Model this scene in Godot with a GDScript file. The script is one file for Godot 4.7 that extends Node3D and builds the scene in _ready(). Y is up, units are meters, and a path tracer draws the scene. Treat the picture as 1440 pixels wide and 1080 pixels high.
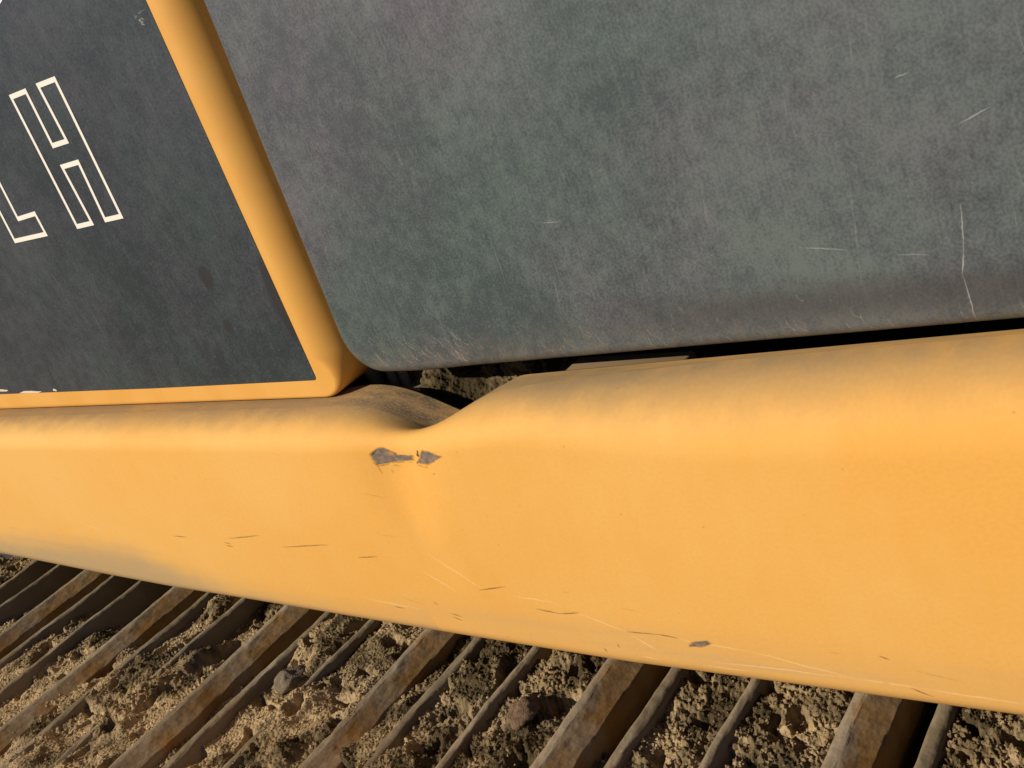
extends Node3D
# Close-up of the side of a tracked excavator: dented yellow side skirt, black doors, dirty track.
# x runs along the machine, y is up, z points out of the machine's side (skirt front at z = 0).

const PITCH := 0.2585
const GAP0 := 0.319          # x of the gap between two track shoes
const CREST := -0.333        # y of the grouser crests
const PLATE := -0.375        # y of the shoe plates
const RIDGES := [0.026, 0.1135, 0.2235]
const BX0 := -1.1
const BX1 := 0.6

var excavator: Node3D
var taken := {}

# ---------------------------------------------------------------- helpers
func numbered(called: String, parent: Node) -> String:
	var key := str(parent.get_instance_id()) + called
	if not taken.has(key):
		taken[key] = 0
		return called
	taken[key] += 1
	return "%s_%03d" % [called, taken[key]]

func put(called: String, mesh: Mesh, mat: Material, parent: Node = self) -> MeshInstance3D:
	var o := MeshInstance3D.new()
	o.mesh = mesh
	o.material_override = mat
	o.name = numbered(called, parent)
	parent.add_child(o, true)
	return o

func tag(o: Node, label: String, category := "", group := "", kind := "") -> void:
	if label: o.set_meta("label", label)
	if category: o.set_meta("category", category)
	if group: o.set_meta("group", group)
	if kind: o.set_meta("kind", kind)

func lin(r: float, g: float, b: float) -> Color:
	return Color(r, g, b).linear_to_srgb()

func mat(c: Color, rough := 0.7, metal := 0.0, spec := 0.5) -> StandardMaterial3D:
	var m := StandardMaterial3D.new()
	m.albedo_color = c
	m.roughness = rough
	m.metallic = metal
	m.metallic_specular = spec
	return m

func fnl(seed_: int, freq: float, oct := 4, type := FastNoiseLite.TYPE_SIMPLEX_SMOOTH) -> FastNoiseLite:
	var n := FastNoiseLite.new()
	n.seed = seed_
	n.noise_type = type
	n.frequency = freq
	n.fractal_type = FastNoiseLite.FRACTAL_FBM
	n.fractal_octaves = oct
	return n

# grid of positions P[j * nu + i]; flip turns the faces round
func grid(nu: int, nv: int, P: PackedVector3Array, UV: PackedVector2Array, flip := false, wrap_v := false, C := PackedColorArray()) -> ArrayMesh:
	var N := PackedVector3Array(); N.resize(nu * nv)
	for j in nv:
		for i in nu:
			var i0 := maxi(i - 1, 0); var i1 := mini(i + 1, nu - 1)
			var j0 := maxi(j - 1, 0); var j1 := mini(j + 1, nv - 1)
			if wrap_v and j == 0: j0 = nv - 2
			if wrap_v and j == nv - 1: j1 = 1
			var n := (P[j * nu + i1] - P[j * nu + i0]).cross(P[j1 * nu + i] - P[j0 * nu + i])
			N[j * nu + i] = (-n if flip else n).normalized()
	var I := PackedInt32Array(); I.resize((nu - 1) * (nv - 1) * 6)
	var k := 0
	for j in nv - 1:
		for i in nu - 1:
			var a := j * nu + i; var b := a + 1; var c := a + nu + 1; var d := a + nu
			if flip:
				I[k] = a; I[k + 1] = b; I[k + 2] = c; I[k + 3] = a; I[k + 4] = c; I[k + 5] = d
			else:
				I[k] = a; I[k + 1] = c; I[k + 2] = b; I[k + 3] = a; I[k + 4] = d; I[k + 5] = c
			k += 6
	var A := []; A.resize(Mesh.ARRAY_MAX)
	A[Mesh.ARRAY_VERTEX] = P; A[Mesh.ARRAY_NORMAL] = N; A[Mesh.ARRAY_INDEX] = I
	if UV.size(): A[Mesh.ARRAY_TEX_UV] = UV
	if C.size(): A[Mesh.ARRAY_COLOR] = C
	var m := ArrayMesh.new()
	m.add_surface_from_arrays(Mesh.PRIMITIVE_TRIANGLES, A)
	return m

# a slab whose outline lies in x/y, front at z1 with an edge rounded by r, back at z0; outline counterclockwise seen from +z
func slab(outline: PackedVector2Array, z0: float, z1: float, r: float, steps := 6, u0 := 0.0, uw := 1.0, v1 := 1.0, vh := 1.0, r_low := -1.0) -> ArrayMesh:
	var n := outline.size()
	var rr := PackedFloat32Array(); rr.resize(n)
	var nor := PackedVector2Array(); nor.resize(n)
	for i in n:
		var e0 := (outline[i] - outline[(i + n - 1) % n]).normalized()
		var e1 := (outline[(i + 1) % n] - outline[i]).normalized()
		var t := e0 + e1
		var o := Vector2(t.y, -t.x).normalized()
		nor[i] = o / maxf(0.5, o.dot(Vector2(e1.y, -e1.x)))
		rr[i] = r if r_low < 0.0 else lerpf(r, r_low, smoothstep(0.1, 1.0, -o.y))   # a lower edge may be sharper
	var P := PackedVector3Array(); var N := PackedVector3Array(); var UV := PackedVector2Array(); var I := PackedInt32Array()
	for k in steps + 2:
		var a := 0.0 if k == 0 else PI / 2 * (k - 1) / float(steps)
		for i in n:
			var inset := rr[i] * (1.0 - cos(a))
			var z := z0 if k == 0 else z1 - rr[i] + rr[i] * sin(a)
			var q := outline[i] - nor[i] * inset
			P.append(Vector3(q.x, q.y, z))
			var nn := nor[i].normalized() * cos(a)
			N.append(Vector3(nn.x, nn.y, sin(a)))
			UV.append(Vector2((q.x - u0) / uw, (v1 - q.y) / vh))
	for k in steps + 1:
		for i in n:
			var a := k * n + i; var b := k * n + (i + 1) % n; var c := b + n; var d := a + n
			I.append_array([a, c, b, a, d, c])
	for cap in 2:
		var start := P.size()
		var poly := PackedVector2Array()
		for i in n:
			poly.append(outline[i] - nor[i] * (rr[i] if cap == 0 else 0.0))
		var tri := Geometry2D.triangulate_polygon(poly)
		for i in n:
			P.append(Vector3(poly[i].x, poly[i].y, z1 if cap == 0 else z0))
			N.append(Vector3(0, 0, 1 if cap == 0 else -1))
			UV.append(Vector2((poly[i].x - u0) / uw, (v1 - poly[i].y) / vh))
		for t in range(0, tri.size(), 3):
			var a := poly[tri[t]]; var b := poly[tri[t + 1]]; var c := poly[tri[t + 2]]
			var ccw := (b - a).cross(c - a) > 0
			if ccw == (cap == 0):
				I.append_array([start + tri[t], start + tri[t + 2], start + tri[t + 1]])
			else:
				I.append_array([start + tri[t], start + tri[t + 1], start + tri[t + 2]])
	var A := []; A.resize(Mesh.ARRAY_MAX)
	A[Mesh.ARRAY_VERTEX] = P; A[Mesh.ARRAY_NORMAL] = N; A[Mesh.ARRAY_TEX_UV] = UV; A[Mesh.ARRAY_INDEX] = I
	var m := ArrayMesh.new()
	m.add_surface_from_arrays(Mesh.PRIMITIVE_TRIANGLES, A)
	return m

func arc(out: PackedVector2Array, c: Vector2, r: float, a0: float, a1: float, steps := 8) -> void:
	for i in steps + 1:
		out.append(c + Vector2.from_angle(deg_to_rad(lerpf(a0, a1, float(i) / steps))) * r)

func box(size: Vector3, bevel := 0.004) -> ArrayMesh:
	var o := PackedVector2Array()
	var hx := size.x / 2; var hy := size.y / 2
	for s in [[-1, -1, 180], [1, -1, 270], [1, 1, 0], [-1, 1, 90]]:
		arc(o, Vector2(s[0] * (hx - bevel), s[1] * (hy - bevel)), bevel, s[2], s[2] + 90, 2)
	return slab(o, -size.z / 2, size.z / 2, bevel, 2)

# ---------------------------------------------------------------- painted surfaces
class Canvas:
	var w: int
	var h: int
	var d: PackedByteArray
	func _init(w_: int, h_: int):
		w = w_; h = h_
		d.resize(w * h * 3)
	func blend(x: int, y: int, c: Color, a: float) -> void:
		if x < 0 or y < 0 or x >= w or y >= h or a <= 0.0: return
		var k := (y * w + x) * 3
		d[k] = int(lerpf(d[k], c.r * 255, a))
		d[k + 1] = int(lerpf(d[k + 1], c.g * 255, a))
		d[k + 2] = int(lerpf(d[k + 2], c.b * 255, a))
	func stroke(a: Vector2, b: Vector2, width: float, c: Color, alpha: float, rng: RandomNumberGenerator, wobble := 1.0) -> void:
		var n := int(maxf(a.distance_to(b) * 1.5, 2))
		var off := 0.0
		for i in n + 1:
			var t := float(i) / n
			off = clampf(off + rng.randf_range(-0.25, 0.25) * wobble, -2.0 * wobble, 2.0 * wobble)
			var p := a.lerp(b, t) + (b - a).normalized().orthogonal() * off
			var ww := width * (0.35 + 0.65 * sin(PI * clampf(t, 0.04, 0.96))) * rng.randf_range(0.7, 1.1)
			var al := alpha * rng.randf_range(0.6, 1.0)
			for y in range(int(p.y - ww - 1), int(p.y + ww + 2)):
				for x in range(int(p.x - ww - 1), int(p.x + ww + 2)):
					blend(x, y, c, al * 0.6 * clampf(ww - Vector2(x + 0.5, y + 0.5).distance_to(p) + 0.5, 0, 1))
	func polygon(pts: PackedVector2Array, c: Color, alpha: float, jag: FastNoiseLite) -> void:
		var r := Rect2(pts[0], Vector2.ZERO)
		for p in pts: r = r.expand(p)
		for y in range(int(r.position.y) - 3, int(r.end.y) + 4):
			for x in range(int(r.position.x) - 3, int(r.end.x) + 4):
				var q := Vector2(x + 0.5 + 1.3 * jag.get_noise_2d(x * 7.0, y * 7.0), y + 0.5 + 1.3 * jag.get_noise_2d(x * 7.0 + 500, y * 7.0))
				if Geometry2D.is_point_in_polygon(q, pts):
					blend(x, y, c * (1.0 + 0.25 * jag.get_noise_2d(x * 3.0, y * 3.0)), alpha)
	func texture() -> ImageTexture:
		var im := Image.create_from_data(w, h, false, Image.FORMAT_RGB8, d)
		im.generate_mipmaps()
		return ImageTexture.create_from_image(im)

func field(seed_: int, freq: float, w: int, h: int, sx := 1, sy := 1, oct := 4) -> PackedByteArray:
	var im := fnl(seed_, freq, oct).get_image(maxi(w / sx, 4), maxi(h / sy, 4), false, false, true)
	if sx > 1 or sy > 1: im.resize(w, h, Image.INTERPOLATE_CUBIC)
	im.convert(Image.FORMAT_L8)
	return im.get_data()

func noise_tex(seed_: int, freq: float, oct := 5, c0 := Color.BLACK, c1 := Color.WHITE, type := FastNoiseLite.TYPE_SIMPLEX_SMOOTH) -> NoiseTexture2D:
	var t := NoiseTexture2D.new()
	t.width = 512; t.height = 512; t.seamless = true
	t.noise = fnl(seed_, freq, oct, type)
	var g := Gradient.new()
	g.set_color(0, c0); g.set_color(1, c1)
	t.color_ramp = g
	return t

# ---------------------------------------------------------------- the skirt's shape
const BOT := [[-1.6, -0.206], [-0.966, -0.219], [-0.547, -0.2365], [-0.238, -0.2445], [0.12, -0.2505], [0.444, -0.2460], [1.2, -0.234]]
func skirt_bottom(x: float) -> float:
	for i in BOT.size() - 1:
		if x <= BOT[i + 1][0]:
			return lerpf(BOT[i][1], BOT[i + 1][1], clampf((x - BOT[i][0]) / (BOT[i + 1][0] - BOT[i][0]), 0, 1))
	return BOT[-1][1]

func r1(x: float) -> float: return lerpf(0.030, 0.054, smoothstep(0.0, 0.3, x))
func r1_deep(x: float) -> float: return lerpf(0.042, 0.060, smoothstep(-0.02, 0.3, x))
func skirt_top(x: float) -> float: return 0.012 * smoothstep(-0.02, 0.10, x) + 0.014 * clampf((x - 0.08) / 0.39, 0.0, 1.4)
const R2 := 0.018
func skirt_v_of(x: float, y: float) -> float:      # where on the profile (0..1) height y of the front lies
	var yb := skirt_bottom(x) + R2
	return 0.40 + 0.46 * (skirt_top(x) - r1(x) - y) / (skirt_top(x) - r1(x) - yb)

func ledge_back(x: float) -> float:
	return lerpf(-0.082, -0.071, smoothstep(0.02, 0.10, x))

func skirt_point(x: float, t: float) -> Vector3:
	var y: float; var z: float
	var yb := skirt_bottom(x)
	var zb := ledge_back(x)
	var rt := r1(x)
	var yt := skirt_top(x)
	var rz := r1_deep(x)
	if t < 0.06:
		var k := t / 0.06
		z = zb + 0.003 * (1 - sqrt(1 - pow(clampf((k - 0.7) / 0.3, 0, 1), 2)))
		y = lerpf(-0.05, yt, k)
	elif t < 0.26:
		z = lerpf(zb + 0.003, -rz, (t - 0.06) / 0.2)
		y = yt
	elif t < 0.40:
		var a := (t - 0.26) / 0.14 * PI / 2
		z = -rz + rz * sin(a)
		y = yt - rt + rt * cos(a)
	elif t < 0.86:
		y = lerpf(yt - rt, yb + R2, (t - 0.40) / 0.46)
		z = 0.0
	elif t < 0.94:
		var a := (t - 0.86) / 0.08 * PI / 2
		z = -R2 + R2 * cos(a)
		y = yb + R2 - R2 * sin(a)
	else:
		y = yb
		z = lerpf(-R2, -0.16, (t - 0.94) / 0.06)
	var bulge := sin(PI * clampf((-y - 0.02) / 0.22, 0, 1))
	if t >= 0.26: z += 0.004 * bulge - 0.004
	# the dent: a trough pressed into the top edge, fading out down the front
	var xc := -0.066 - 0.85 * z
	var wl := lerpf(0.045, 0.066, clampf(-z / 0.08, 0, 1))
	var wr := lerpf(0.044, 0.031, clampf(-z / 0.06, 0, 1))
	var q := (x - xc) / (wl if x < xc else wr)
	var g := exp(-q * q)
	var top := smoothstep(-0.075, -0.004, y - yt)
	y -= 0.036 * g * top * lerpf(0.05, 1.0, smoothstep(0.0, 0.058, -z))
	if t >= 0.2:
		z -= 0.0055 * g * smoothstep(-0.11, -0.01, y + 0.03 * g) * smoothstep(0.2, 0.34, t)
	# crease running down from the chipped paint
	var cx := lerpf(-0.083, -0.050, clampf((-y - 0.068) / 0.11, 0, 1))
	var fade := smoothstep(-0.19, -0.13, y) * smoothstep(-0.03, -0.06, y)
	if t > 0.38 and t < 0.9:
		var e := (x - cx) / 0.022
		z -= 0.0012 * fade * exp(-e * e)
		e = (x - cx - 0.045) / 0.05
		z += 0.0004 * fade * exp(-e * e)
	# buckled lip left of the dent
	var hb := (x + 0.125) / 0.045
	y += 0.004 * exp(-hb * hb) * smoothstep(-0.03, -0.08, z)
	# slow unevenness of old sheet metal
	z += 0.0009 * sin(x * 9.1 + 1.0) * sin(y * 14.0 + x * 2.0) if t > 0.3 else 0.0
	return Vector3(x, y, z)

func build_skirt() -> void:
	var xs := PackedFloat32Array()
	var x := -1.6
	while x < 1.0:
		xs.append(x)
		x += 0.0022 if x > -0.22 and x < 0.16 else 0.009
	xs.append(1.0)
	var ts := PackedFloat32Array()
	for s in [[0.0, 0.06, 8], [0.06, 0.26, 24], [0.26, 0.40, 18], [0.40, 0.86, 60], [0.86, 0.94, 10], [0.94, 1.001, 3]]:
		for i in s[2]: ts.append(lerpf(s[0], s[1], float(i) / s[2]))
	ts.append(1.0)
	var P := PackedVector3Array(); var UV := PackedVector2Array()
	for t in ts:
		for xx in xs:
			P.append(skirt_point(xx, t))
			UV.append(Vector2((xx - BX0) / (BX1 - BX0), t))
	var m := StandardMaterial3D.new()
	m.albedo_texture = skirt_texture()
	m.roughness = 0.6
	m.metallic_specular = 0.22
	var o := put("side_skirt", grid(xs.size(), ts.size(), P, UV, true), m, excavator)
	tag(o, "long yellow sheet metal skirt with a dented, chipped top edge")

func skirt_texture() -> ImageTexture:
	var w := 2048; var h := 640
	var c := Canvas.new(w, h)
	var big := field(11, 0.004, w, h, 2, 2)
	var mid := field(12, 0.02, w, h)
	var fine := field(13, 0.16, w, h, 1, 1, 3)
	var runs := field(14, 0.05, w, h, 1, 12, 3)
	var smear := field(15, 0.03, w, h, 10, 1, 4)
	var yellow := Vector3(0.775, 0.400, 0.082)
	var pale := Vector3(0.79, 0.455, 0.122)
	var dust := Vector3(0.31, 0.215, 0.105)
	var grey := Vector3(0.38, 0.29, 0.155)
	var soil := Vector3(0.17, 0.115, 0.06)
	for j in h:
		var t := (j + 0.5) / h
		for i in w:
			var x := BX0 + (BX1 - BX0) * i / w
			var k := j * w + i
			var nb := big[k] / 255.0; var nm := mid[k] / 255.0; var nf := fine[k] / 255.0; var nr := runs[k] / 255.0; var ns := smear[k] / 255.0
			var col := yellow.lerp(pale, clampf(0.35 - 0.5 * x + 0.9 * (nb - 0.5) + 0.22 * (nr - 0.5) + 0.25 * (nm - 0.5), 0, 1))
			# dust lying on the ledge
			var near_ := smoothstep(0.0, 0.15, x)
			var top := smoothstep(lerpf(0.362, 0.378, near_), lerpf(0.25, 0.275, near_), t + 0.03 * (nm - 0.5) + 0.02 * (nb - 0.5))
			var heavy := clampf(0.70 + 0.3 * smoothstep(0.05, -0.15, x) + 0.10 * near_ + 0.8 * (nb - 0.5) + 0.4 * (nm - 0.5), 0, 1)
			col = col.lerp(dust.lerp(grey, clampf(nf * 1.4 - 0.4 + 0.5 * (nm - 0.5), 0, 1) * (0.5 - 0.35 * near_)), top * heavy * 0.92)
			# soil in the dent and on the buckled lip
			var dent := smoothstep(-0.22, -0.10, x) * smoothstep(0.05, 0.0, x) * smoothstep(0.30, 0.20, t)
			col = col.lerp(soil.lerp(grey, clampf((nf - 0.5) * 3.0, 0, 1)), clampf(dent * (0.45 + 1.2 * (nm - 0.4)), 0, 0.9))
			# grey road dust along the far lower edge
			if x < -0.1:
				var edge := -0.181 if x < -0.60 else (lerpf(-0.181, -0.224, (x + 0.60) / 0.17) if x < -0.43 else lerpf(-0.224, -0.240, clampf((x + 0.43) / 0.25, 0, 1)))
				var te := skirt_v_of(x, edge)
				var d := smoothstep(te - 0.09, te + 0.06, t + 0.022 * (nm - 0.5) + 0.03 * (ns - 0.5))
				col = col.lerp(grey * 1.05, 0.9 * d * clampf(0.9 + 0.4 * (nf - 0.5), 0, 1))
			# pale rubbed band low on the near half
			var rub := smoothstep(0.76, 0.86, t) * smoothstep(-0.2, 0.05, x) * clampf((ns - 0.42) * 2.2, 0, 1)
			col = col.lerp(Vector3(0.60, 0.37, 0.14), rub * 0.5 + 0.35 * smoothstep(0.74, 0.84, t) * smoothstep(-0.25, 0.0, x))
			col *= 1.0 + 0.07 * (nf - 0.5)
			var q := Color(col.x, col.y, col.z).linear_to_srgb()
			k *= 3
			c.d[k] = int(q.r * 255); c.d[k + 1] = int(q.g * 255); c.d[k + 2] = int(q.b * 255)
	var rng := RandomNumberGenerator.new(); rng.seed = 5
	var jag := fnl(3, 0.03, 3)
	var at := func(x: float, y: float) -> Vector2: return Vector2((x - BX0) / (BX1 - BX0) * w, skirt_v_of(x, y) * h)
	var dark := lin(0.16, 0.085, 0.03)
	var brown := [[-0.4772, -0.1442, -0.4521, -0.1446], [-0.3713, -0.1403, -0.3108, -0.1317], [-0.3822, -0.1468, -0.3714, -0.148], [-0.3823, -0.1507, -0.3701, -0.1518], [-0.2789, -0.1452, -0.2035, -0.1372], [-0.1676, -0.1502, -0.138, -0.1462], [-0.0194, -0.1762, 0.0149, -0.1694], [-0.1485, -0.2109, -0.135, -0.212], [0.0412, -0.1911, 0.0655, -0.1937], [0.0655, -0.1937, 0.0884, -0.1902], [0.1325, -0.2051, 0.1611, -0.2034], [0.1611, -0.2034, 0.1817, -0.205], [0.3521, -0.1964, 0.3594, -0.1985], [0.3691, -0.2244, 0.3836, -0.2302], [-0.0708, -0.2104, -0.0593, -0.2132], [-0.07, -0.2146, -0.0604, -0.2177], [-0.0873, -0.1977, -0.085, -0.2009], [0.1001, -0.2283, 0.1015, -0.2328], [0.1168, -0.2211, 0.1169, -0.225]]
	var light := [[-0.0837, -0.1593, -0.0513, -0.182], [-0.1898, -0.2048, -0.1088, -0.2107], [0.0881, -0.191, 0.1325, -0.2051], [0.1817, -0.205, 0.244, -0.2089], [0.244, -0.2089, 0.3277, -0.221], [0.2071, -0.2277, 0.3273, -0.2224], [0.3273, -0.2224, 0.3794, -0.2231], [0.3794, -0.2231, 0.4457, -0.2247], [0.1351, -0.2078, 0.1581, -0.2234], [0.1377, -0.2319, 0.1547, -0.2338], [0.1961, -0.2317, 0.2383, -0.2299], [-0.6662, -0.1387, -0.6412, -0.1449], [0.0191, -0.1793, 0.0662, -0.1819], [-0.0673, -0.139, -0.0127, -0.1747]]
	for s in light:
		c.stroke(at.call(s[0], s[1]), at.call(s[2], s[3]), 1.1, lin(0.90, 0.62, 0.28), 0.65, rng, 1.0)
	for s in brown:
		c.stroke(at.call(s[0], s[1]), at.call(s[2], s[3]), 0.95, dark, 0.8, rng, 0.6)
		c.stroke(at.call(s[0], s[1] - 0.002), at.call(s[2], s[3] - 0.002), 0.8, lin(0.85, 0.5, 0.18), 0.4, rng, 0.6)
	# faint hairlines and specks all over the front
	for i in 46:
		var x := rng.randf_range(-0.9, 0.55)
		var y := rng.randf_range(-0.235, -0.06)
		var l := rng.randf_range(0.004, 0.04)
		c.stroke(at.call(x, y), at.call(x + l, y - l * rng.randf_range(-0.1, 0.3)), 0.7, lin(0.84, 0.5, 0.18) if i % 3 else dark, 0.22, rng, 0.5)
	for i in 130:
		var p := Vector2(rng.randf_range(0, w), rng.randf_range(0.07, 0.93) * h)
		c.stroke(p, p + Vector2(rng.randf_range(-2, 2), rng.randf_range(-1, 1)), rng.randf_range(0.5, 0.9), dark if i % 2 else lin(0.7, 0.5, 0.28), 0.5, rng, 0.1)
	# specks of soil on the ledge
	for i in 420:
		var x := rng.randf_range(-1.0, 0.58)
		if i < 240: x = rng.randf_range(-0.2, 0.0)
		var p := Vector2((x - BX0) / (BX1 - BX0) * w, rng.randf_range(0.07, 0.27) * h)
		c.stroke(p, p + Vector2(rng.randf_range(-2, 2), rng.randf_range(-2, 2)), rng.randf_range(0.5, 1.3), lin(0.10, 0.065, 0.035) if i % 3 else lin(0.5, 0.38, 0.22), 0.55, rng, 0.2)
	# paint gone down to the bare metal
	var chips := [
		[[-0.0837, -0.0321], [-0.0741, -0.0249], [-0.067, -0.0244], [-0.0636, -0.0268], [-0.0556, -0.0309], [-0.0549, -0.033], [-0.0363, -0.0328], [-0.0387, -0.0378], [-0.0543, -0.0394], [-0.0715, -0.042], [-0.0815, -0.0434]],
		[[-0.0225, -0.027], [-0.0145, -0.0278], [-0.0086, -0.0309], [-0.0015, -0.0327], [-0.0089, -0.036], [-0.0184, -0.0402], [-0.0332, -0.0405], [-0.0254, -0.0336]],
		[[0.19, -0.2126], [0.1971, -0.2065], [0.2089, -0.204], [0.2121, -0.2065], [0.2024, -0.2108]]]
	for chip in chips:
		var pts := PackedVector2Array(); var mid_ := Vector2.ZERO
		for p in chip: pts.append(at.call(-0.0470 + (p[0] + 0.0422) * 1.10 if p[1] > -0.1 else p[0], p[1]))
		for p in pts: mid_ += p / pts.size()
		var rim := PackedVector2Array()
		for p in pts: rim.append(mid_ + (p - mid_) * 1.06 + (p - mid_).normalized() * 1.2)
		c.polygon(rim, lin(0.33, 0.15, 0.03), 0.55, jag)
		c.polygon(pts, lin(0.19, 0.152, 0.115), 0.97, jag)
	c.polygon(PackedVector2Array([at.call(-0.0726, -0.0275), at.call(-0.0650, -0.0312), at.call(-0.0656, -0.0345), at.call(-0.0710, -0.033)]), lin(0.5, 0.21, 0.04), 0.8, jag)
	c.polygon(PackedVector2Array([at.call(-0.0927, -0.0321), at.call(-0.0835, -0.0252), at.call(-0.0850, -0.0285), at.call(-0.0900, -0.0325)]), lin(0.08, 0.05, 0.03), 0.85, jag)
	c.polygon(PackedVector2Array([at.call(-0.0318, -0.027), at.call(-0.0302, -0.0272), at.call(-0.0316, -0.0338), at.call(-0.0344, -0.0336)]), lin(0.05, 0.035, 0.02), 0.9, jag)
	c.stroke(at.call(-0.0485, -0.0352), at.call(-0.0430, -0.0372), 1.3, lin(0.22, 0.14, 0.07), 0.9, rng, 0.5)
	for i in 26:
		var x := rng.randf_range(-0.097, -0.006); var y := -0.036 + rng.randf_range(-1.0, 1.0) * 0.011
		c.stroke(at.call(x, y), at.call(x + rng.randf_range(0.001, 0.006), y + rng.randf_range(-0.0015, 0.0015)), 0.8, lin(0.40, 0.17, 0.03), rng.randf_range(0.2, 0.6), rng, 0.8)
	for s in [[-0.083, -0.045, -0.0665, -0.0432], [-0.06, -0.041, -0.044, -0.0405], [-0.0285, -0.0425, -0.0205, -0.0445], [-0.0205, -0.0445, -0.0145, -0.0445], [-0.0015, -0.0327, 0.0015, -0.029], [-0.062, -0.0445, -0.055, -0.0448], [-0.066, -0.049, -0.066, -0.053], [-0.012, -0.051, -0.008, -0.0505], [-0.0815, -0.0434, -0.079, -0.054]]:
		c.stroke(at.call(s[0] - 0.009, s[1]), at.call(s[2] - 0.009, s[3]), 0.9, lin(0.34, 0.14, 0.02), 0.8, rng, 0.7)
	return c.texture()

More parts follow.
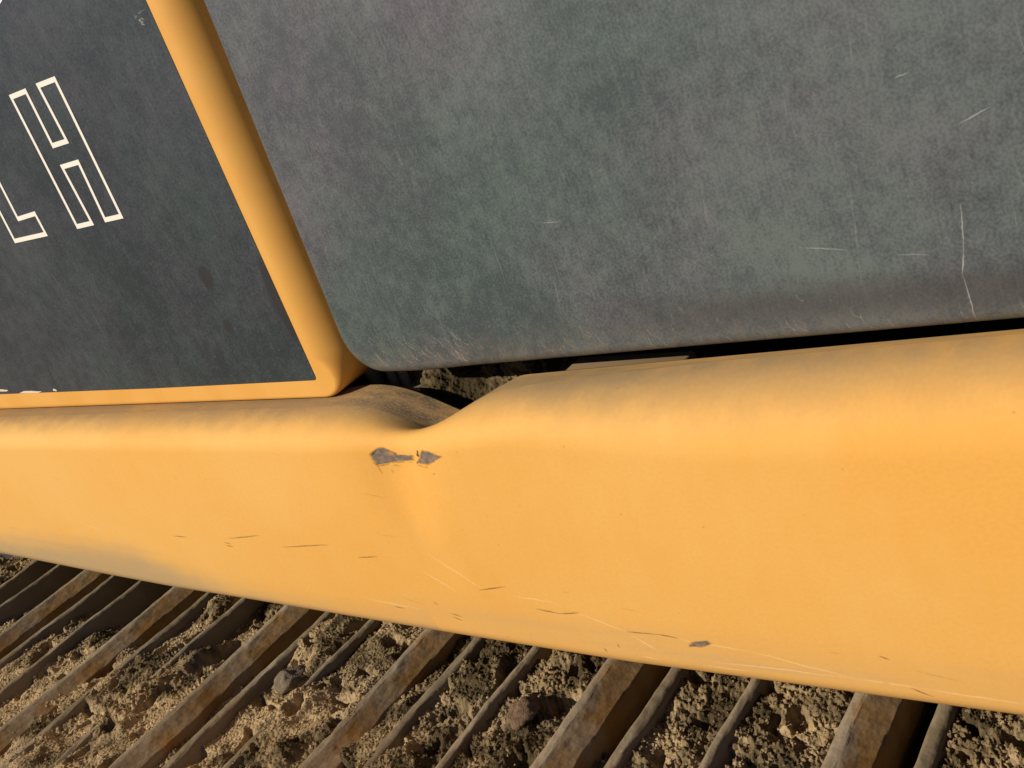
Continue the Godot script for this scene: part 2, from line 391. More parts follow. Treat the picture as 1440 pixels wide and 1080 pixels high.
# ---------------------------------------------------------------- black door faces
func door_texture(w: int, h: int, x0: float, ww: float, y1: float, hh: float, seed_: int, pale_side: bool) -> ImageTexture:
	var c := Canvas.new(w, h)
	var big := field(seed_, 0.003, w, h, 2, 2)
	var patch := field(seed_ + 1, 0.008, w, h, 1, 1, 6)
	var cloud := field(seed_ + 2, 0.026, w, h, 1, 1, 6)
	var fine := field(seed_ + 3, 0.13, w, h, 1, 1, 3)
	var runs := field(seed_ + 4, 0.10, w, h, 1, 14, 4)
	var green := field(seed_ + 5, 0.006, w, h, 2, 2, 5)
	var base := Vector3(0.046, 0.060, 0.062) if pale_side else Vector3(0.017, 0.027, 0.031)
	var dusty := Vector3(0.124, 0.143, 0.132) if pale_side else Vector3(0.056, 0.067, 0.071)
	for j in h:
		var y := y1 - hh * (j + 0.5) / h
		for i in w:
			var x := x0 + ww * (i + 0.5) / w
			var k := j * w + i
			var nb := big[k] / 255.0; var np := patch[k] / 255.0; var nc := cloud[k] / 255.0; var nf := fine[k] / 255.0; var nr := runs[k] / 255.0; var ng := green[k] / 255.0
			var dd := 0.42 + 0.55 * (nb - 0.5) + 0.50 * (np - 0.5) + 0.55 * (nc - 0.5) + 0.32 * (nr - 0.5) + 0.95 * (nf - 0.5)
			if pale_side: dd += 0.34 * smoothstep(-0.1, 0.45, x) - 0.12  # paler toward the right: dusty sky sheen painted into the colour
			var col := base.lerp(dusty, clampf(dd, 0, 1))
			var band := (y - 0.09 - 0.60 * (x + 0.05)) / 0.085
			var tint := clampf((ng - 0.5) * 2.5 + 0.6 * (np - 0.5), -1, 1)
			if pale_side: tint = clampf(tint * 0.6 + 1.1 * exp(-band * band) * smoothstep(0.42, 0.1, x) - 0.75 * smoothstep(0.5, 1.6, band), -1.2, 1.2)
			col *= Vector3(1.0 - 0.12 * tint, 1.0 + 0.03 * tint, 1.0 - 0.05 * tint)
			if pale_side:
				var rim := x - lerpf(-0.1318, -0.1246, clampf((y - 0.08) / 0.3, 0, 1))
				col = col.lerp(Vector3(0.30, 0.26, 0.20), smoothstep(0.0035, 0.0, rim) * clampf(0.3 + 1.6 * (nc - 0.45), 0, 0.8))  # thin edge highlight on the worn left rim, painted into the colour
				# earth splashed along the lower edge
				var low := smoothstep(0.068, 0.026, y + 0.02 * (nr - 0.5)) * clampf(0.35 + 1.2 * (nc - 0.35), 0, 1)
				col = col.lerp(Vector3(0.145, 0.115, 0.078), low * 0.62)
				var lip_shade := smoothstep(0.085, 0.06, y) * smoothstep(0.035, 0.06, y) * smoothstep(0.05, 0.35, x)  # shade of the inward-bent lower lip, painted as a darker band
				col = col.lerp(Vector3(0.045, 0.04, 0.034), lip_shade * 0.6)
			var q := Color(col.x, col.y, col.z).linear_to_srgb()
			k *= 3
			c.d[k] = int(q.r * 255); c.d[k + 1] = int(q.g * 255); c.d[k + 2] = int(q.b * 255)
	var rng := RandomNumberGenerator.new(); rng.seed = seed_
	var at := func(x: float, y: float) -> Vector2: return Vector2((x - x0) / ww * w, (y1 - y) / hh * h)
	var s_ := float(w) / ww
	var chalk := lin(0.34, 0.33, 0.29)
	for i in 260:
		var x := rng.randf_range(x0, x0 + ww); var y := rng.randf_range(y1 - hh, y1)
		var l := rng.randf_range(0.003, 0.035)
		var lean := rng.randf_range(-0.25, 0.1)
		c.stroke(at.call(x, y), at.call(x + l * lean, y + l), 1.1, chalk, 0.05 + (0.3 if pale_side else 0.18) * pow(rng.randf(), 3.0), rng, 0.8)
	for i in 2600:
		var p := Vector2(rng.randf_range(0, w), rng.randf_range(0, h))
		c.stroke(p, p + Vector2(rng.randf_range(-1.5, 1.5), rng.randf_range(-1.5, 1.5)), rng.randf_range(0.5, 1.5), chalk if i % 4 else lin(0.012, 0.012, 0.012), rng.randf_range(0.15, 0.6), rng, 0.1)
	if pale_side:
		for s in [[0.4494, 0.1162, 0.4458, 0.0864, 0.8], [0.4458, 0.0864, 0.4426, 0.07, 0.9], [0.4426, 0.07, 0.4456, 0.0377, 0.7], [0.4571, 0.1651, 0.4758, 0.1709, 0.7], [0.3423, 0.1009, 0.3753, 0.0949, 0.45], [0.4064, 0.0882, 0.4237, 0.0852, 0.45], [0.1417, 0.1455, 0.1614, 0.144, 0.5], [0.4257, 0.199, 0.4352, 0.2004, 0.5], [0.2063, 0.0979, 0.2658, 0.1431, 0.16], [0.1373, 0.0992, 0.1324, 0.0685, 0.3], [0.2844, 0.1586, 0.2804, 0.1171, 0.16], [0.3866, 0.1516, 0.3791, 0.069, 0.18], [0.0028, 0.1064, 0.0038, 0.0373, 0.16], [0.09, 0.1415, 0.0883, 0.0851, 0.16]]:
			c.stroke(at.call(s[0], s[1]), at.call(s[2], s[3]), 1.15, lin(0.44, 0.43, 0.38), minf(s[4] * 1.1, 1.0), rng, 0.9)
		# curved wiping marks near the lower edge
		for i in 120:
			var x := rng.randf_range(-0.11, 0.5) if i > 60 else rng.randf_range(-0.10, 0.02)
			var y := rng.randf_range(0.028, 0.052) + 0.03 * rng.randf() * rng.randf()
			var l := rng.randf_range(0.006, 0.018)
			var last := Vector2(x, y)
			for kk in 5:
				var nxt := last + Vector2(0.10 + 0.22 * kk, -1.0 + 0.17 * kk).normalized() * l / 5.0
				c.stroke(at.call(last.x, last.y), at.call(nxt.x, nxt.y), 0.85, lin(0.46, 0.40, 0.31), rng.randf_range(0.2, 0.75), rng, 0.2)
				last = nxt
	else:
		# bird lime and rubbed patches
		for i in 16:
			var a := rng.randf_range(-0.021, -0.0) ; var p := Vector2(-0.19 + a, 0.3935 - absf(a + 0.008) * 0.25 + rng.randf_range(-0.001, 0.001))
			c.stroke(at.call(p.x, p.y), at.call(p.x + 0.001, p.y), 1.0, lin(0.6, 0.55, 0.45), 0.7, rng, 0.2)
		for i in 10:
			var p := Vector2(-0.2028 + rng.randf_range(-0.004, 0.003), 0.385 + rng.randf_range(-0.003, 0.004))
			c.stroke(at.call(p.x, p.y), at.call(p.x + 0.002, p.y - 0.001), 1.2, lin(0.6, 0.55, 0.42), 0.7, rng, 0.2)
		for s in [[-0.2783, 0.1445, 0.012, 0.016], [-0.1868, 0.1116, 0.011, 0.055], [-0.279, 0.09, 0.009, 0.01]]:
			for y in range(int(-s[3] * s_ * 1.5), int(s[3] * s_ * 1.5)):
				for x in range(int(-s[2] * s_ * 1.5), int(s[2] * s_ * 1.5)):
					var p: Vector2 = at.call(s[0], s[1])
					var q := 1.0 - Vector2(x / (s[2] * s_), y / (s[3] * s_)).length()
					c.blend(int(p.x) + x, int(p.y) + y, lin(0.020, 0.020, 0.020), 0.75 * smoothstep(0, 0.4, q))
	return c.texture()

func glossy(tex: Texture2D, rough: float, spec := 0.5) -> StandardMaterial3D:
	var m := StandardMaterial3D.new()
	m.albedo_texture = tex
	m.roughness = rough
	m.metallic_specular = spec
	return m

# strokes of an outlined letter: every edge a thin strip, its wide ones where the print is wide
func letter(pts: PackedVector2Array, thin: float, thick: float) -> ArrayMesh:
	var inner := PackedVector2Array()
	var n := pts.size()
	for i in n:
		var e0 := (pts[i] - pts[(i + n - 1) % n]).normalized()
		var e1 := (pts[(i + 1) % n] - pts[i]).normalized()
		var w0 := thick if absf(e0.x) > 0.7 else thin
		var w1 := thick if absf(e1.x) > 0.7 else thin
		# left normal points inwards for a counterclockwise outline
		var n0 := Vector2(-e0.y, e0.x); var n1 := Vector2(-e1.y, e1.x)
		var a := pts[i] + n0 * w0; var b := pts[i] + n1 * w1
		var hit = Geometry2D.line_intersects_line(a, e0, b, e1)
		inner.append(hit if hit != null else a)
	var st := SurfaceTool.new(); st.begin(Mesh.PRIMITIVE_TRIANGLES)
	st.set_smooth_group(-1)
	for i in n:
		var j := (i + 1) % n
		var o0 := Vector3(pts[i].x, pts[i].y, 0); var o1 := Vector3(pts[j].x, pts[j].y, 0)
		var i0 := Vector3(inner[i].x, inner[i].y, 0); var i1 := Vector3(inner[j].x, inner[j].y, 0)
		var up := Vector3(0, 0, 0.0004)
		for f in [[o0 + up, o1 + up, i1 + up, i0 + up], [o0, o1, o1 + up, o0 + up], [i1, i0, i0 + up, i1 + up]]:
			for v in [f[0], f[2], f[1], f[0], f[3], f[2]]: st.add_vertex(v)
	st.generate_normals()
	return st.commit()

func build_doors() -> void:
	var yellow := StandardMaterial3D.new()
	yellow.albedo_color = Color.WHITE
	yellow.albedo_texture = noise_tex(31, 0.012, 5, lin(0.71, 0.36, 0.068), lin(0.76, 0.41, 0.092))
	yellow.uv1_triplanar = true; yellow.uv1_scale = Vector3.ONE * 2.0
	yellow.roughness = 0.5; yellow.metallic_specular = 0.35
	# left door: yellow frame with a rounded rim and an inset black sheet
	var o := PackedVector2Array()
	o.append(Vector2(-1.5, 0.0015))
	arc(o, Vector2(-0.1835, 0.0500), 0.048, 270, 360, 14)
	o.append(Vector2(-0.1375, 0.5)); o.append(Vector2(-0.1375, 0.78)); o.append(Vector2(-1.5, 0.78))
	var d := put("left_door", slab(o, -0.16, -0.055, 0.040, 14, 0.0, 1.0, 1.0, 1.0, 0.004), yellow, excavator)
	tag(d, "yellow rimmed door with a black sheet and white outlined letters")
	var p := PackedVector2Array()
	p.append(Vector2(-1.45, 0.0325)); p.append(Vector2(-0.8223, 0.0275)); p.append(Vector2(-0.4627, 0.0237))
	arc(p, Vector2(-0.1862, 0.0272), 0.0042, 270, 360, 5)
	p.append(Vector2(-0.1858, 0.40)); p.append(Vector2(-0.187, 0.72)); p.append(Vector2(-1.45, 0.72))
	var tex := door_texture(1400, 900, -0.9, 0.73, 0.48, 0.469, 41, false)
	var sheet := put("black_sheet", slab(p, -0.0565, -0.0546, 0.0003, 2, -0.9, 0.73, 0.48, 0.469), glossy(tex, 0.42, 0.5), d)
	var white := mat(lin(0.86, 0.83, 0.68), 0.6)
	var H := PackedVector2Array()
	for q in [[-0.4564, 0.3700], [-0.4544, 0.2205], [-0.4206, 0.2206], [-0.4241, 0.2840], [-0.3967, 0.2840], [-0.3991, 0.2207], [-0.3647, 0.2206], [-0.3646, 0.3704], [-0.4012, 0.3706], [-0.3985, 0.3120], [-0.4220, 0.3120], [-0.4222, 0.3701]]:
		H.append(Vector2(q[0], q[1]))
	var h_ := put("letter", letter(H, 0.0041, 0.0051), white, d)
	h_.position.z = -0.0545
	tag(h_, "white outlined letter H")
	var L := PackedVector2Array()
	for q in [[-0.5902, 0.2206], [-0.5165, 0.2203], [-0.5175, 0.2500], [-0.5560, 0.2490], [-0.5545, 0.3700], [-0.5885, 0.3700]]:
		L.append(Vector2(q[0], q[1]))
	var l_ := put("letter", letter(L, 0.0041, 0.0051), white, d)
	l_.position.z = -0.0545
	tag(l_, "white outlined letter L")
	# pale patch whose corner shows at the picture's edge
	var s := PackedVector2Array()
	for q in [[-0.46, 0.4585], [-0.3975, 0.4485], [-0.390, 0.4505], [-0.384, 0.456], [-0.384, 0.50], [-0.46, 0.50]]: s.append(Vector2(q[0], q[1]))
	var st := put("white_patch", slab(s, -0.0547, -0.0542, 0.0002, 1), mat(lin(0.85, 0.85, 0.8), 0.5), d)
	tag(st, "white patch on the black sheet")
	# peeled flakes along the lower edge of the sheet
	for q in [[-0.808, 0.0335, 0.03], [-0.735, 0.0287, 0.048], [-0.676, 0.0295, 0.008]]:
		var f := PackedVector2Array()
		f.append(Vector2(q[0] - q[2] * 0.7, q[1] - 0.001)); f.append(Vector2(q[0] + q[2] * 0.3, q[1] - 0.0022)); f.append(Vector2(q[0] + q[2] * 0.55, q[1] - 0.0002)); f.append(Vector2(q[0], q[1] + 0.0012)); f.append(Vector2(q[0] - q[2] * 0.4, q[1] + 0.0015))
		put("peeled_flake", slab(f, -0.0547, -0.0540, 0.0002, 1), mat(lin(0.7, 0.6, 0.45), 0.7), d)
	# engine door: a big black sheet with a folded edge
	var e := PackedVector2Array()
	for q in [[-0.1185, 0.80], [-0.1246, 0.383], [-0.1284, 0.2314], [-0.1310, 0.11], [-0.1322, 0.070]]: e.append(Vector2(q[0], q[1]))
	arc(e, Vector2(-0.0905, 0.0645), 0.0415, 183, 266, 12)
	for q in [[-0.06, 0.0221], [-0.0384, 0.0221], [0.0311, 0.0246], [0.253, 0.0298], [0.3677, 0.0322], [0.4724, 0.0347], [1.0, 0.046], [1.0, 0.80]]: e.append(Vector2(q[0], q[1]))
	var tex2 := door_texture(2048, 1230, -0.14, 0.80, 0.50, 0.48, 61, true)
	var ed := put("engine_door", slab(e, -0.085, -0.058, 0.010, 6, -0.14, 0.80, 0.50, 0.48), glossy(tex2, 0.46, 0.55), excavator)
	tag(ed, "large dusty black engine door with a rounded lower corner")

func build_inside() -> void:
	var dark := mat(lin(0.03, 0.027, 0.024), 0.85)
	var body := put("body_shell", box(Vector3(2.5, 0.78, 1.2), 0.01), dark, excavator)
	body.position = Vector3(-0.25, 0.47, -0.78)
	var back := put("bay_wall", box(Vector3(2.5, 0.22, 0.02), 0.003), dark, excavator)
	back.position = Vector3(-0.25, -0.02, -0.34)
	var deck := put("deck_plate", box(Vector3(2.5, 0.012, 0.25), 0.003), dark, excavator)
	deck.position = Vector3(-0.25, -0.115, -0.225)
	# yellow sill seen through the slot, and the pins beside the door corner
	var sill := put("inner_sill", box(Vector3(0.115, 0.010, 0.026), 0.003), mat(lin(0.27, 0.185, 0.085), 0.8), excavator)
	sill.position = Vector3(0.157, 0.0030, -0.0885)
	tag(sill, "dusty yellow sill behind the skirt's top edge")
	var steel := mat(lin(0.26, 0.21, 0.15), 0.7, 0.0, 0.2)
	var h := put("hinge_bracket", box(Vector3(0.09, 0.006, 0.03), 0.002), steel, excavator)
	h.position = Vector3(-0.15, -0.020, -0.115)
	for q in [[-0.17, 0.008], [-0.143, 0.006], [-0.128, 0.005]]:
		var c := CylinderMesh.new()
		c.top_radius = q[1]; c.bottom_radius = q[1]; c.height = 0.05; c.radial_segments = 24
		var pin := put("pin", c, steel, h)
		pin.position = Vector3(q[0] + 0.15, 0.026, 0.0)

# ---------------------------------------------------------------- track
func ridge_mesh(prof: PackedVector2Array, seed_: int, rust_from := 1.0) -> ArrayMesh:
	var n := fnl(seed_, 9.0, 2)
	var nz := 140
	var hgt := 0.0
	for q in prof: hgt = maxf(hgt, q.y)
	var P := PackedVector3Array()
	var C := PackedColorArray()
	for j in nz + 1:
		var z := lerpf(-0.30, 0.30, float(j) / nz)
		var endk := clampf(minf(z + 0.30, 0.30 - z) / 0.02, 0.0, 1.0)
		for q in prof:
			var wob := n.get_noise_2d(z, q.y * 6.0) * 0.0015
			var dip := n.get_noise_2d(z * 0.4 + 7.0, 3.0) * 0.0026
			P.append(Vector3(q.x + wob, q.y * (0.4 + 0.6 * endk) + (dip + n.get_noise_2d(z * 3.0, q.x * 90.0) * 0.0010) * smoothstep(0.0, hgt, q.y), z))
			var rust := smoothstep(rust_from, rust_from + 0.008, q.x + 0.012 * n.get_noise_2d(z * 1.5, 40.0)) * clampf(0.75 + 0.8 * n.get_noise_2d(z * 2.0, 60.0), 0.0, 1.0)
			C.append(Color(lerpf(1.0, 0.95, rust), lerpf(1.0, 0.68, rust), lerpf(1.0, 0.36, rust)))
	return grid(prof.size(), nz + 1, P, PackedVector2Array(), true, false, C)

func bar_profile(base: float, top: float, hgt: float) -> PackedVector2Array:
	var prof := PackedVector2Array([Vector2(-base / 2, -0.004), Vector2(-base / 2, 0.0), Vector2(-base / 2 + 0.002, hgt * 0.4)])
	arc(prof, Vector2(-top / 2 + 0.006, hgt - 0.006), 0.006, 165, 95, 4)
	arc(prof, Vector2(top / 2 - 0.006, hgt - 0.006), 0.006, 85, 15, 4)
	prof.append_array([Vector2(base / 2 - 0.002, hgt * 0.4), Vector2(base / 2, 0.0), Vector2(base / 2, -0.004)])
	return prof

# the last bar of a shoe: its crest runs out into a lip that overhangs the gap
func lip_profile(hgt: float) -> PackedVector2Array:
	var prof := PackedVector2Array([Vector2(-0.020, -0.004), Vector2(-0.020, 0.0), Vector2(-0.016, hgt * 0.5)])
	arc(prof, Vector2(-0.006, hgt - 0.009), 0.009, 165, 95, 5)
	arc(prof, Vector2(-0.003, hgt - 0.009), 0.009, 90, 68, 4)
	prof.append_array([Vector2(0.007, hgt - 0.0035), Vector2(0.014, hgt - 0.0072)])
	arc(prof, Vector2(0.0205, hgt - 0.0145), 0.005, 66, 0, 5)
	prof.append_array([Vector2(0.0258, 0.0), Vector2(0.0258, -0.004)])
	return prof

func build_track() -> void:
	var metal := StandardMaterial3D.new()
	metal.albedo_color = Color.WHITE
	metal.albedo_texture = noise_tex(71, 0.006, 4, lin(0.14, 0.108, 0.060), lin(0.38, 0.305, 0.19))
	metal.uv1_triplanar = true; metal.uv1_world_triplanar = true; metal.uv1_scale = Vector3(2.6, 2.6, 1.8)
	metal.roughness = 0.88; metal.metallic_specular = 0.12; metal.vertex_color_use_as_albedo = true
	metal.heightmap_enabled = false
	metal.normal_enabled = true
	var nt := noise_tex(72, 0.05, 5); nt.as_normal_map = true; nt.bump_strength = 5.0
	metal.normal_texture = nt; metal.normal_scale = 0.3
	var shaded_metal := metal.duplicate()
	shaded_metal.albedo_color = lin(0.32, 0.30, 0.27)  # shade of the hollows between the grousers, put into the plate colour
	var rusty := metal.duplicate()
	rusty.albedo_texture = noise_tex(73, 0.005, 4, lin(0.14, 0.105, 0.058), lin(0.39, 0.315, 0.205))
	var hh := CREST - PLATE
	var shapes := [ridge_mesh(bar_profile(0.028, 0.016, hh - 0.004), 81), ridge_mesh(bar_profile(0.026, 0.013, hh - 0.001), 82), ridge_mesh(lip_profile(hh + 0.003), 83, -0.002)]
	var plate := box(Vector3(PITCH - 0.016, 0.014, 0.60), 0.004)
	for k in range(-2, 7):
		var x0 := GAP0 - PITCH * k
		var shoe := put("track_shoe", plate, shaded_metal, excavator)
		shoe.position = Vector3(x0 + PITCH / 2, PLATE - 0.007, 0.02)
		for i in 3:
			var g := put("grouser", shapes[i], rusty if i == 2 else metal, shoe)
			g.position = Vector3(RIDGES[i] - PITCH / 2, 0.007, 0)
	var chain := put("track_chain", box(Vector3(2.6, 0.06, 0.58), 0.006), mat(lin(0.05, 0.04, 0.03), 0.8), excavator)
	chain.position = Vector3(-0.25, PLATE - 0.060, 0.02)
	var frame := put("track_frame", box(Vector3(2.5, 0.30, 0.34), 0.02), mat(lin(0.06, 0.045, 0.03), 0.8), excavator)
	frame.position = Vector3(-0.25, PLATE - 0.29, 0.02)

# height of the packed soil on the shoes
var n_a: FastNoiseLite
var n_b: FastNoiseLite
var n_c: FastNoiseLite
var n_d: FastNoiseLite
# fill level of the soil (0 = plate, 1 = crest) between the ridges of each shoe, near the skirt and further out
const FILL := {
	-1: [[0.9, 0.9], [0.9, 0.9], [0.8, 0.8]],
	0: [[0.95, 0.95], [0.92, 0.95], [0.0, 0.0]],
	1: [[0.85, 0.95], [0.98, 1.0], [-1.5, -1.5]],
	2: [[1.0, 0.9], [1.0, 1.02], [-1.2, 0.35]],
	3: [[1.05, 0.8], [0.95, 1.1], [0.7, 1.0]],
	4: [[0.75, 1.0], [0.4, 1.1], [0.12, 0.75]],
	5: [[0.12, 0.9], [0.10, 0.9], [0.14, 1.0]],
	6: [[0.10, 0.7], [0.12, 0.7], [0.08, 0.6]],
}
func soil_flat(x: float, z: float) -> float:       # where the earth is pressed smooth and dry
	return smoothstep(0.30, -0.08, n_a.get_noise_2d(x * 1.3 + 20.0, z * 0.7 + 5.0)) * smoothstep(0.0, -0.35, x)

func soil_tone(x: float, z: float) -> Color:
	var dry := clampf(0.22 + 0.28 * smoothstep(0.1, -0.55, x) + 1.15 * n_a.get_noise_2d(x * 0.8 + 3.0, z * 0.8) + 0.65 * n_b.get_noise_2d(x * 0.6, z * 0.6 + 8.0) + 0.25 * n_c.get_noise_2d(x, z + 4.0) + 0.38 * soil_flat(x, z), 0.0, 1.0)
	return Color(lerpf(0.17, 0.95, dry), lerpf(0.17, 0.94, dry), lerpf(0.16, 0.92, dry))

func soil_height(x: float, z: float) -> float:
	return soil_at(x, z).x

func soil_at(x: float, z: float) -> Vector2:      # height and fill level
	var k := int(floor((GAP0 - x) / PITCH)) + 1       # the shoe's number: shoe k starts at GAP0 - PITCH * k
	var s := x - (GAP0 - PITCH * k)
	var row: Array = FILL.get(k, [[0.5, 0.5], [0.5, 0.5], [0.5, 0.5]])
	var near: float; var far: float; var edge: float
	if s > RIDGES[0] and s < RIDGES[1]:
		near = row[0][0]; far = row[0][1]; edge = minf(s - RIDGES[0], RIDGES[1] - s)
	elif s > RIDGES[1] and s < RIDGES[2]:
		near = row[1][0]; far = row[1][1]; edge = minf(s - RIDGES[1], RIDGES[2] - s)
	else:
		if s <= RIDGES[0]: row = FILL.get(k + 1, row)
		near = row[2][0]; far = row[2][1]; edge = minf(absf(s - RIDGES[0]), absf(s - RIDGES[2]))
		if s <= RIDGES[0]: edge = RIDGES[0] - s
	var start := -0.045 + 0.05 * n_a.get_noise_2d(x * 2.0, 4.0)
	var lvl := lerpf(near, far, smoothstep(start - 0.02, start + 0.055, z))
	if near > 0.3: lvl += 0.20 * smoothstep(-0.05, 0.45, n_a.get_noise_2d(x * 0.9 + 40.0, z * 0.6 + 2.0)) * smoothstep(0.2, -0.1, x)     # earth spilt over the bars
	lvl -= 0.20 * smoothstep(0.3, 0.8, lvl)
	var y := lerpf(PLATE, CREST, lvl)
	var flat := soil_flat(x, z)
	var rough := lerpf(1.0, 0.13, flat)
	var lump := n_b.get_noise_2d(x, z)
	y += 0.0055 * n_a.get_noise_2d(x, z) + rough * (0.0034 * lump * (1.0 + lump) + 0.0022 * n_c.get_noise_2d(x, z)) + (0.3 + 0.7 * rough) * 0.0026 * n_d.get_noise_2d(x, z)
	y -= 0.0015 * exp(-edge / 0.004)
	# holes where clods have fallen out
	var hole := n_a.get_noise_2d(x * 1.7 + 9.0, z * 1.7 + 3.0)
	y -= 0.013 * smoothstep(0.22, 0.42, hole)
	return Vector2(y, lvl)

func build_soil() -> void:
	n_a = fnl(101, 11.0, 3); n_b = fnl(102, 55.0, 3); n_c = fnl(103, 150.0, 3); n_d = fnl(104, 260.0, 2)
	var earth := StandardMaterial3D.new()
	earth.albedo_texture = noise_tex(111, 0.03, 6, lin(0.28, 0.202, 0.098), lin(0.57, 0.43, 0.225))
	earth.uv1_triplanar = true; earth.uv1_world_triplanar = true; earth.uv1_scale = Vector3.ONE * 2.6
	earth.roughness = 0.97; earth.metallic_specular = 0.15
	earth.vertex_color_use_as_albedo = true
	earth.normal_enabled = true
	var nt := noise_tex(112, 0.16, 4); nt.as_normal_map = true; nt.bump_strength = 9.0
	earth.normal_texture = nt; earth.normal_scale = 0.5
	var nx := 1000; var nz := 230
	var P := PackedVector3Array(); P.resize(nx * nz)
	var C := PackedColorArray(); C.resize(nx * nz)
	for j in nz:
		for i in nx:
			var f := float(i) / (nx - 1)
			var x := lerpf(-1.38, 0.50, 1.0 - pow(1.0 - f, 1.35))
			var z := lerpf(-0.20, 0.28, float(j) / (nz - 1))
			var at := soil_at(x, z)
			P[j * nx + i] = Vector3(x, at.x, z)
			C[j * nx + i] = soil_tone(x, z) * lerpf(0.4, 1.0, smoothstep(0.1, 0.6, at.y))  # thinly filled hollows darkened: their shade is put into the soil colour
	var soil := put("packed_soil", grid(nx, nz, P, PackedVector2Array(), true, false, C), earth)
	tag(soil, "sandy brown soil packed between the grousers of the track shoes", "soil", "", "stuff")
	# loose crumbs
	var st := SurfaceTool.new(); st.begin(Mesh.PRIMITIVE_TRIANGLES)
	var sph := SphereMesh.new(); sph.radius = 1.0; sph.height = 2.0; sph.radial_segments = 7; sph.rings = 4
	var mdt := sph.get_mesh_arrays()
	var rng := RandomNumberGenerator.new(); rng.seed = 9
	var V: PackedVector3Array = mdt[Mesh.ARRAY_VERTEX]
	var jit := fnl(5, 0.9, 2)
	for i in V.size(): V[i] *= 0.75 + 0.7 * jit.get_noise_3dv(V[i] * 1.5)
	var I: PackedInt32Array = mdt[Mesh.ARRAY_INDEX]
	st.set_smooth_group(-1)
	for i in I: st.add_vertex(V[i])
	st.generate_normals()
	var crumb := st.commit()
	var mm := MultiMesh.new()
	mm.transform_format = MultiMesh.TRANSFORM_3D
	mm.mesh = crumb
	mm.use_colors = true
	mm.instance_count = 24000
	for i in mm.instance_count:
		var x := lerpf(0.48, -1.3, pow(rng.randf(), 1.25))
		var z := rng.randf_range(-0.17, 0.26)
		var y := soil_height(x, z)
		var r := 0.0007 + 0.0026 * pow(rng.randf(), 5.0)
		if y < PLATE + 0.003: y = -5.0
		var b := Basis.from_euler(Vector3(rng.randf() * 6, rng.randf() * 6, rng.randf() * 6)).scaled(Vector3(r, r * rng.randf_range(0.6, 1.0), r))
		mm.set_instance_color(i, soil_tone(x, z).lerp(Color.WHITE, 0.5 * rng.randf()))
		mm.set_instance_transform(i, Transform3D(b, Vector3(x, y + r * 0.3, z)))
	var mi := MultiMeshInstance3D.new()
	mi.multimesh = mm; mi.material_override = earth; mi.name = "soil_crumbs"
	add_child(mi, true)
	tag(mi, "loose crumbs of dry soil lying on the packed earth of the track", "soil", "", "stuff")
	# earth lying behind the dented edge
	var nu := 240; var nv := 150
	P = PackedVector3Array(); P.resize(nu * nv)
	C.resize(nu * nv)
	for j in nv:
		for i in nu:
			var x := lerpf(-0.16, 0.16, float(i) / (nu - 1))
			var z := lerpf(-0.29, -0.080, float(j) / (nv - 1))
			var y := lerpf(-0.002, -0.040, smoothstep(-0.128, -0.090, z)) - 0.012 * smoothstep(-0.090, -0.080, z) - 0.014 * smoothstep(-0.10, -0.16, x) - 0.012 * smoothstep(0.05, 0.11, x)
			var lump := 0.006 * n_a.get_noise_3d(x + 3, y, z) + 0.0045 * n_b.get_noise_3d(x, y, z) + 0.0028 * n_c.get_noise_3d(x, y, z) + 0.0016 * n_d.get_noise_3d(x, y, z)
			y += lump
			z += lump * 0.8
			P[j * nu + i] = Vector3(x, y, z)
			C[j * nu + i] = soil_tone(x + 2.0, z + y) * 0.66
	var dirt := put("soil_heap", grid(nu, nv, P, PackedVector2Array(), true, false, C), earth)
	tag(dirt, "brown earth caught in the gap between the dented skirt and the engine door", "soil", "", "stuff")
	# stones on the track
	var spots := [
		[-0.037, -0.007, 0.017, 0.011, lin(0.20, 0.13, 0.075), "brown rounded stone half sunk in soil between two near track shoes"],
		[-0.393, -0.001, 0.020, 0.015, lin(0.21, 0.165, 0.105), "grey brown stone with a pale chipped face in the middle of the track"],
		[-0.700, -0.050, 0.006, 0.005, lin(0.62, 0.58, 0.5), "small white pebble on the far track beside the yellow skirt's dusty edge"]]
	for s in spots:
		var sv := fnl(int(absf(s[0]) * 1000), 1.1, 3)
		var n1 := 22; var n2 := 14
		P = PackedVector3Array()
		for j in n2:
			var lat := lerpf(-PI / 2, PI / 2, float(j) / (n2 - 1))
			for i in n1:
				var lon := TAU * float(i % (n1 - 1)) / (n1 - 1)
				var v := Vector3(cos(lat) * cos(lon), sin(lat), cos(lat) * sin(lon))
				v *= 0.9 + 0.45 * sv.get_noise_3dv(v)
				P.append(Vector3(v.x * s[2], v.y * s[3], v.z * s[2] * 1.2))
		var m := earth.duplicate()
		m.albedo_color = Color.WHITE
		m.albedo_texture = noise_tex(int(absf(s[0]) * 900), 0.03, 4, s[4] * 0.8, s[4] * 1.1)
		m.uv1_scale = Vector3.ONE * 6
		m.normal_scale = 0.4
		var o := put("stone", grid(n1, n2, P, PackedVector2Array(), false), m)
		o.position = Vector3(s[0], soil_height(s[0], s[1]) + s[3] * 0.25, s[1])
		tag(o, s[5], "stone", "stones on the track")

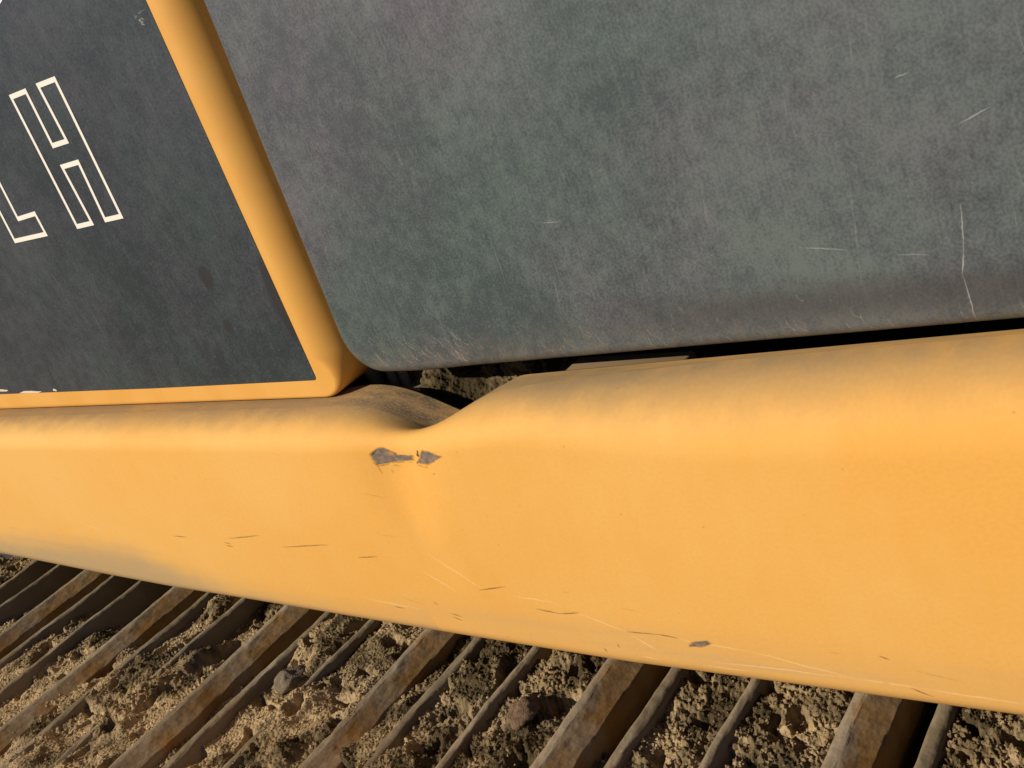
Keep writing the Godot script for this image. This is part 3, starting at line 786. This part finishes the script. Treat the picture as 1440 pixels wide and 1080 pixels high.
func build_ground() -> void:
	var n := fnl(131, 0.5, 5)
	var P := PackedVector3Array()
	for j in 80:
		for i in 80:
			var a := (i - 39.5) / 39.5; var b := (j - 39.5) / 39.5
			var x := a * absf(a) * 60.0; var z := b * absf(b) * 60.0
			P.append(Vector3(x, -1.15 + 0.05 * n.get_noise_2d(x, z), z))
	var m := mat(Color.WHITE, 0.95)
	m.albedo_texture = noise_tex(132, 0.02, 5, lin(0.20, 0.14, 0.08), lin(0.36, 0.27, 0.16))
	m.uv1_triplanar = true; m.uv1_world_triplanar = true; m.uv1_scale = Vector3.ONE * 0.5
	var g := put("ground", grid(80, 80, P, PackedVector2Array(), true), m)
	tag(g, "bare sandy brown ground under the machine", "ground", "", "structure")

# ---------------------------------------------------------------- the scene
func _ready() -> void:
	var cam := Camera3D.new()
	cam.name = "camera"
	add_child(cam)
	cam.fov = 38.379
	cam.near = 0.02
	cam.far = 400.0
	cam.transform = Transform3D(Basis(Vector3(0.77743, -0.32557, -0.53815), Vector3(0.03361, 0.87589, -0.48133), Vector3(0.62807, 0.35612, 0.69189)), Vector3(0.6526, 0.3453, 0.5978))
	cam.current = true

	var we := WorldEnvironment.new()
	var env := Environment.new()
	env.background_mode = Environment.BG_SKY
	var sky := Sky.new()
	var sm := ProceduralSkyMaterial.new()
	sm.sky_top_color = Color(0.30, 0.46, 0.72)
	sm.sky_horizon_color = Color(0.74, 0.78, 0.82)
	sm.sky_curve = 0.15
	sm.ground_bottom_color = Color(0.30, 0.24, 0.17)
	sm.ground_horizon_color = Color(0.45, 0.38, 0.29)
	sky.sky_material = sm
	env.sky = sky
	env.background_energy_multiplier = 0.38
	env.tonemap_mode = Environment.TONE_MAPPER_LINEAR
	env.tonemap_exposure = 1.0
	env.sdfgi_enabled = true
	env.ssao_enabled = true
	env.ssil_enabled = true
	we.environment = env
	we.name = "world"
	add_child(we)

	var sun := DirectionalLight3D.new()
	sun.name = "sun"
	sun.light_color = Color(1.0, 0.955, 0.92)
	sun.light_energy = 1.5
	sun.light_angular_distance = 0.5
	sun.shadow_enabled = true
	add_child(sun)
	sun.look_at_from_position(Vector3.ZERO, -Vector3(-0.54, 0.49, 0.69), Vector3.UP)

	excavator = Node3D.new()
	excavator.name = "excavator"
	add_child(excavator)
	tag(excavator, "yellow and black tracked excavator, its dented side skirt, doors and muddy track seen close up", "excavator")
	build_ground()
	build_skirt()
	build_doors()
	build_inside()
	build_track()
	build_soil()
